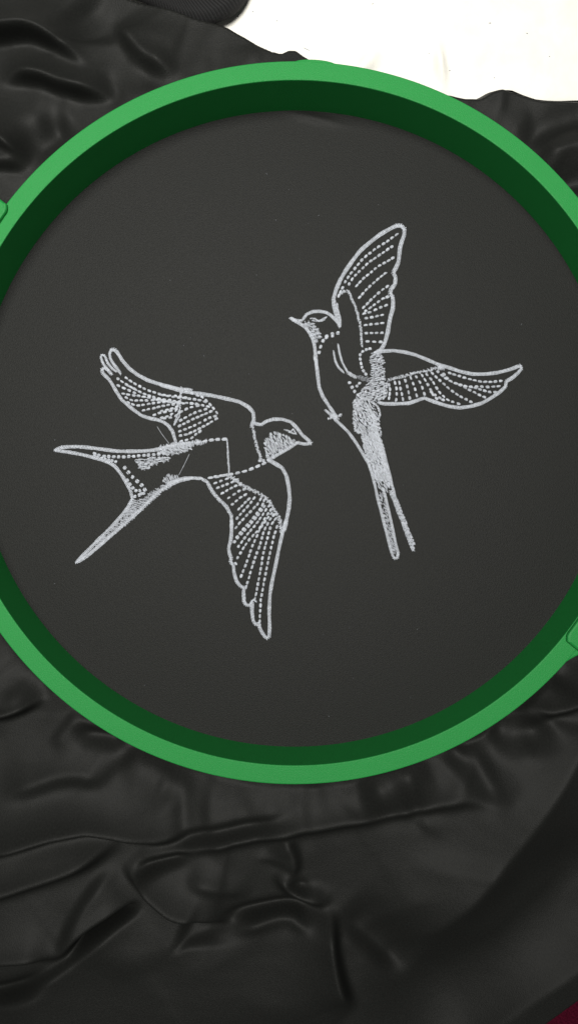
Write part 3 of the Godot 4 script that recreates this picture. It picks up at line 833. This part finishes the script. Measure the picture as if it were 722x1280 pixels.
func bird_right() -> Dictionary:
	var d := parts(["body", "wing", "far_wing", "head", "tail", "wing_dots", "far_wing_dots", "body_fill", "head_fill", "tail_fill"])
	var body: Buf = d["body"]; var wing: Buf = d["wing"]; var far_wing: Buf = d["far_wing"]; var head: Buf = d["head"]; var tail: Buf = d["tail"]
	var wing_dots: Buf = d["wing_dots"]; var far_wing_dots: Buf = d["far_wing_dots"]; var body_fill: Buf = d["body_fill"]; var head_fill: Buf = d["head_fill"]; var tail_fill: Buf = d["tail_fill"]
	satin(wing, [20.0,-73.2, 18.9,-76.7, 17.9,-80.6, 17.5,-84.1, 18.5,-87.6, 20.2,-91.6, 22.2,-95.1, 24.9,-99.0, 27.9,-102.9, 31.9,-106.4, 36.2,-109.7, 39.7,-111.7, 42.4,-113.0, 44.1,-113.0, 45.5,-111.7, 45.3,-109.1, 44.3,-106.4, 43.7,-104.3, 43.4,-101.2, 43.1,-98.6, 41.9,-95.9, 41.0,-94.6, 42.0,-92.4, 41.7,-89.8, 40.3,-88.1, 39.7,-86.3, 40.8,-85.0, 41.0,-82.8, 40.9,-80.2, 40.2,-78.0, 39.7,-75.8, 39.3,-73.6, 38.9,-71.0, 38.2,-68.4, 37.5,-66.2, 36.2,-64.0, 34.0,-62.7], 1.96, 0.00)
	satin(wing, [18.9,-82.4, 19.3,-78.9, 20.3,-75.4, 20.0,-72.8], 1.14, 0.50)
	satin(wing, [19.6,-85.4, 21.4,-87.2, 23.5,-87.2, 24.4,-85.0, 25.0,-82.8, 26.2,-81.1, 27.0,-78.0, 27.9,-74.5, 28.4,-71.0, 28.5,-67.5, 28.8,-65.3], 1.14, 0.80)
	run(wing_dots, [21.8,-90.3, 23.5,-92.9, 26.2,-96.4, 28.4,-99.2, 31.0,-101.5, 34.9,-104.3, 38.9,-106.9, 43.1,-109.9], 2.08, 1.61, 0.88)
	run(wing_dots, [23.4,-89.4, 25.3,-92.4, 27.9,-95.1, 31.0,-98.1, 34.9,-100.9, 38.0,-102.9, 41.3,-105.3], 2.08, 1.61, 0.88)
	run(wing_dots, [26.2,-88.7, 28.8,-91.6, 31.9,-94.2, 35.4,-97.1, 39.3,-99.2, 41.7,-100.6], 2.08, 1.61, 0.88)
	run(wing_dots, [27.3,-84.1, 29.7,-86.8, 32.7,-89.8, 35.4,-92.2, 38.7,-94.6], 2.08, 1.61, 0.88)
	run(wing_dots, [28.8,-80.2, 31.0,-82.2, 33.6,-85.0, 36.2,-87.2, 39.3,-89.4], 2.08, 1.61, 0.88)
	run(wing_dots, [29.7,-78.9, 32.7,-81.1, 36.2,-83.7, 39.6,-85.2], 2.08, 1.61, 0.88)
	run(wing_dots, [28.8,-78.0, 32.3,-78.9, 35.8,-80.6, 39.0,-81.9], 2.08, 1.61, 0.88)
	run(wing_dots, [29.7,-76.3, 33.2,-76.9, 37.5,-77.9], 2.08, 1.61, 0.88)
	run(wing_dots, [29.4,-73.6, 33.2,-74.1, 37.5,-74.6], 2.08, 1.61, 0.88)
	run(wing_dots, [29.7,-70.6, 37.3,-70.6], 2.08, 1.61, 0.88)
	run(wing_dots, [30.1,-67.3, 36.9,-67.0], 2.08, 1.61, 0.88)
	run(wing_dots, [19.3,-84.6, 20.3,-86.9, 21.5,-89.2], 2.08, 1.61, 0.88)
	satin(head, [0.4,-76.4, 2.6,-75.6, 5.2,-75.4], 1.58, 0.40)
	satin(head, [5.4,-75.8, 6.9,-78.0, 9.6,-79.1, 12.2,-79.2, 14.8,-78.7, 16.5,-77.6, 17.9,-76.3, 19.8,-74.1], 1.58, 0.00)
	satin(body, [0.8,-76.3, 3.9,-74.7, 6.5,-72.8, 8.2,-70.6, 9.4,-68.4, 10.0,-65.8, 10.4,-62.7, 10.9,-56.8], 1.71, 0.00)
	satin(body, [10.0,-61.4, 10.7,-59.2, 11.3,-53.9, 11.9,-49.1, 13.3,-45.6, 15.3,-42.5, 17.3,-39.5, 18.6,-37.3], 1.71, 0.00)
	fill(head_fill, [5.4,-74.9, 8.2,-75.2, 10.6,-73.8, 12.1,-71.5, 12.4,-68.7, 10.7,-67.0, 8.9,-69.3, 6.9,-72.3], 0.60, 1.00, 0.22)
	satin(head, [8.4,-76.3, 10.0,-76.3, 11.7,-75.3, 14.8,-76.9], 0.82, 0.50)
	satin(head, [9.1,-75.6, 11.9,-75.1, 14.0,-75.8], 0.51, 0.50)
	run(head_fill, [20.0,-70.6, 17.4,-70.5, 14.8,-69.6, 13.3,-67.7, 12.4,-64.9, 11.6,-62.1], 2.21, 1.58, 1.14)
	run(head_fill, [17.7,-69.5, 15.4,-69.0, 14.0,-68.2], 1.89, 1.45, 0.95)
	satin(body, [15.6,-36.8, 16.8,-37.6, 18.4,-37.6, 20.6,-38.3], 1.45, 0.80)
	satin(body, [16.7,-38.6, 18.4,-37.5, 19.5,-36.8], 1.26, 0.80)
	satin(body, [19.3,-66.2, 19.9,-62.7, 20.9,-59.2, 22.3,-56.5, 23.1,-55.2], 1.14, 0.00)
	satin(body, [17.5,-63.5, 18.2,-59.6, 19.5,-57.0, 21.6,-55.0], 1.14, 0.00)
	satin(body, [23.0,-55.0, 24.5,-54.3, 26.3,-53.0], 1.89, 0.30)
	fill(body_fill, [25.8,-53.7, 29.1,-53.5, 31.9,-52.9, 31.5,-51.6, 28.2,-51.8], 0.10, 0.45, 0.05)
	run(body_fill, [23.5,-51.5, 25.8,-47.4, 27.8,-45.6], 2.02, 1.39, 1.14)
	run(body_fill, [28.2,-51.3, 26.3,-49.1], 1.89, 1.39, 1.07)
	run(wing_dots, [32.6,-64.4, 30.4,-64.2, 28.6,-63.1, 27.8,-61.4, 28.2,-59.2, 28.9,-56.1, 30.7,-53.7], 1.64, 1.33, 1.07)
	fill(body_fill, [32.6,-62.8, 35.0,-63.7, 37.1,-61.4, 37.5,-55.7, 38.0,-52.2, 38.9,-49.5, 38.3,-45.6, 35.6,-43.9, 33.0,-43.2, 30.0,-43.9, 25.8,-40.8, 25.4,-43.4, 27.3,-46.9, 30.0,-49.5, 32.4,-52.2, 32.1,-58.3], 0.25, 1.00, 0.17)
	fill(body_fill, [25.4,-42.5, 29.1,-46.0, 33.0,-43.4, 35.2,-37.3, 36.5,-30.3, 37.8,-21.6, 39.6,-12.6, 33.0,-12.6, 31.3,-18.9, 29.1,-26.8, 28.6,-31.2, 26.0,-31.4, 25.4,-37.3], 0.35, 1.00, 0.24)
	satin(body, [25.8,-40.8, 25.6,-37.3, 25.9,-33.8, 26.3,-31.6, 28.2,-31.6], 1.14, 1.20)
	satin(body, [28.9,-30.7, 29.5,-26.8, 30.7,-23.3, 31.7,-18.9], 1.14, 1.40)
	satin(body, [33.0,-43.2, 35.0,-41.5, 35.9,-38.6, 35.2,-36.4, 33.6,-38.0], 1.01, 0.40)
	satin(body, [30.8,-42.1, 33.0,-38.2, 33.9,-33.8, 35.2,-29.4, 36.1,-25.1, 37.1,-19.8, 38.3,-15.4, 38.9,-12.6], 1.58, 0.00)
	satin(body, [30.0,-41.7, 32.1,-36.4, 32.8,-30.3, 33.5,-26.8], 0.95, 0.60)
	satin(tail, [14.3,-40.2, 16.6,-38.3, 19.0,-35.7, 21.0,-33.9, 23.3,-31.6, 26.5,-27.2, 29.6,-22.1, 31.6,-18.6, 32.8,-14.7, 33.9,-10.3, 34.7,-6.4, 36.3,-0.1, 37.9,6.2, 39.5,12.5, 40.6,16.6, 41.4,18.3, 42.6,18.2, 43.0,16.3, 42.2,13.3, 41.0,7.8, 39.9,2.3, 38.7,-2.4, 37.9,-6.4, 37.1,-8.4], 1.48, 0.00)
	fill(tail_fill, [35.3,-8.0, 37.1,-8.0, 38.4,-2.4, 40.6,7.0, 42.4,15.7, 41.6,17.6, 39.9,12.5, 37.5,3.1], 1.30, 0.80, 0.30)
	satin(tail_fill, [40.0,-8.3, 41.6,-4.4, 43.9,1.5, 46.3,7.8, 48.4,13.5, 49.0,15.2], 2.02, 0.50)
	satin(tail_fill, [40.8,-8.0, 43.0,-3.2, 45.4,3.1, 47.6,8.6, 49.4,13.0], 1.07, 0.90)
	satin(tail, [34.3,-31.6, 36.3,-26.9, 37.9,-21.3, 39.5,-15.0, 40.6,-10.3, 41.6,-7.2], 1.52, 0.00)
	fill(tail_fill, [29.6,-30.0, 33.9,-31.6, 35.9,-26.9, 37.5,-21.3, 39.1,-15.8, 40.2,-11.1, 38.4,-7.6, 35.5,-9.1, 33.6,-14.3, 32.8,-17.4, 31.6,-21.3, 30.0,-26.9], 0.50, 1.00, 0.12)
	satin(far_wing, [35.1,-63.4, 37.6,-63.5, 41.1,-63.7, 45.5,-63.1, 49.8,-62.0, 54.2,-60.2, 58.6,-58.3, 62.9,-57.0, 67.3,-55.5, 72.6,-54.4, 76.9,-54.4, 82.2,-55.0, 86.6,-56.1, 91.1,-57.8, 91.6,-56.5, 90.1,-54.8, 87.9,-52.9, 85.5,-51.5, 85.3,-49.5, 83.1,-47.4, 79.6,-45.0, 76.1,-43.0, 71.7,-41.7, 67.3,-41.1, 62.9,-41.7, 58.6,-43.0, 55.5,-44.1, 53.3,-45.0, 50.7,-44.1, 47.2,-42.9, 42.8,-42.7, 37.6,-42.7, 35.0,-43.2], 1.71, 0.00)
	satin(far_wing, [38.8,-51.8, 42.8,-53.0, 46.3,-53.9, 49.8,-54.8, 53.3,-55.5, 56.8,-56.4, 60.5,-57.2], 1.26, 1.20)
	satin(far_wing, [59.0,-57.6, 60.8,-56.4], 2.21, 0.60)
	run(far_wing_dots, [39.3,-50.9, 39.8,-47.8, 39.3,-44.1], 2.08, 1.61, 0.88)
	run(far_wing_dots, [41.5,-51.7, 42.4,-48.7, 42.4,-45.2, 42.0,-43.4], 2.08, 1.61, 0.88)
	run(far_wing_dots, [43.3,-51.7, 44.1,-47.8, 45.0,-43.6], 2.08, 1.61, 0.88)
	run(far_wing_dots, [45.5,-52.6, 46.8,-48.7, 47.6,-44.1], 2.08, 1.61, 0.88)
	run(far_wing_dots, [47.6,-53.5, 49.4,-49.5, 50.4,-45.2], 2.08, 1.61, 0.88)
	run(far_wing_dots, [49.8,-53.9, 52.0,-50.4, 53.5,-45.9], 2.08, 1.61, 0.88)
	run(far_wing_dots, [52.0,-54.4, 54.6,-50.4, 56.8,-46.0, 58.6,-44.1], 2.08, 1.61, 0.88)
	run(far_wing_dots, [53.8,-54.8, 56.4,-51.7, 59.0,-47.4, 62.9,-43.9, 67.5,-42.5], 2.08, 1.61, 0.88)
	run(far_wing_dots, [55.9,-55.2, 59.0,-52.2, 62.9,-48.7, 67.3,-45.6, 72.4,-43.1], 2.08, 1.61, 0.88)
	run(far_wing_dots, [58.1,-55.8, 61.6,-52.6, 66.4,-50.4, 71.7,-47.8, 75.2,-46.0, 77.6,-45.0], 2.08, 1.61, 0.88)
	run(far_wing_dots, [60.5,-54.8, 63.8,-51.3, 68.2,-50.0, 74.3,-48.7, 78.7,-47.2, 82.0,-47.3], 2.08, 1.61, 0.88)
	run(far_wing_dots, [62.5,-55.0, 67.3,-53.5, 71.7,-52.2, 76.1,-51.3, 80.4,-51.3, 84.1,-51.8], 2.08, 1.61, 0.88)
	run(far_wing_dots, [64.7,-51.0, 69.1,-49.4, 74.3,-49.5, 78.7,-49.3, 83.4,-49.7], 2.08, 1.61, 0.88)
	run(far_wing_dots, [55.5,-47.8, 58.1,-45.6, 61.6,-43.7], 2.08, 1.61, 0.88)
	run(far_wing_dots, [37.1,-49.5, 37.6,-46.9, 37.1,-44.3], 2.08, 1.61, 0.88)
	return d
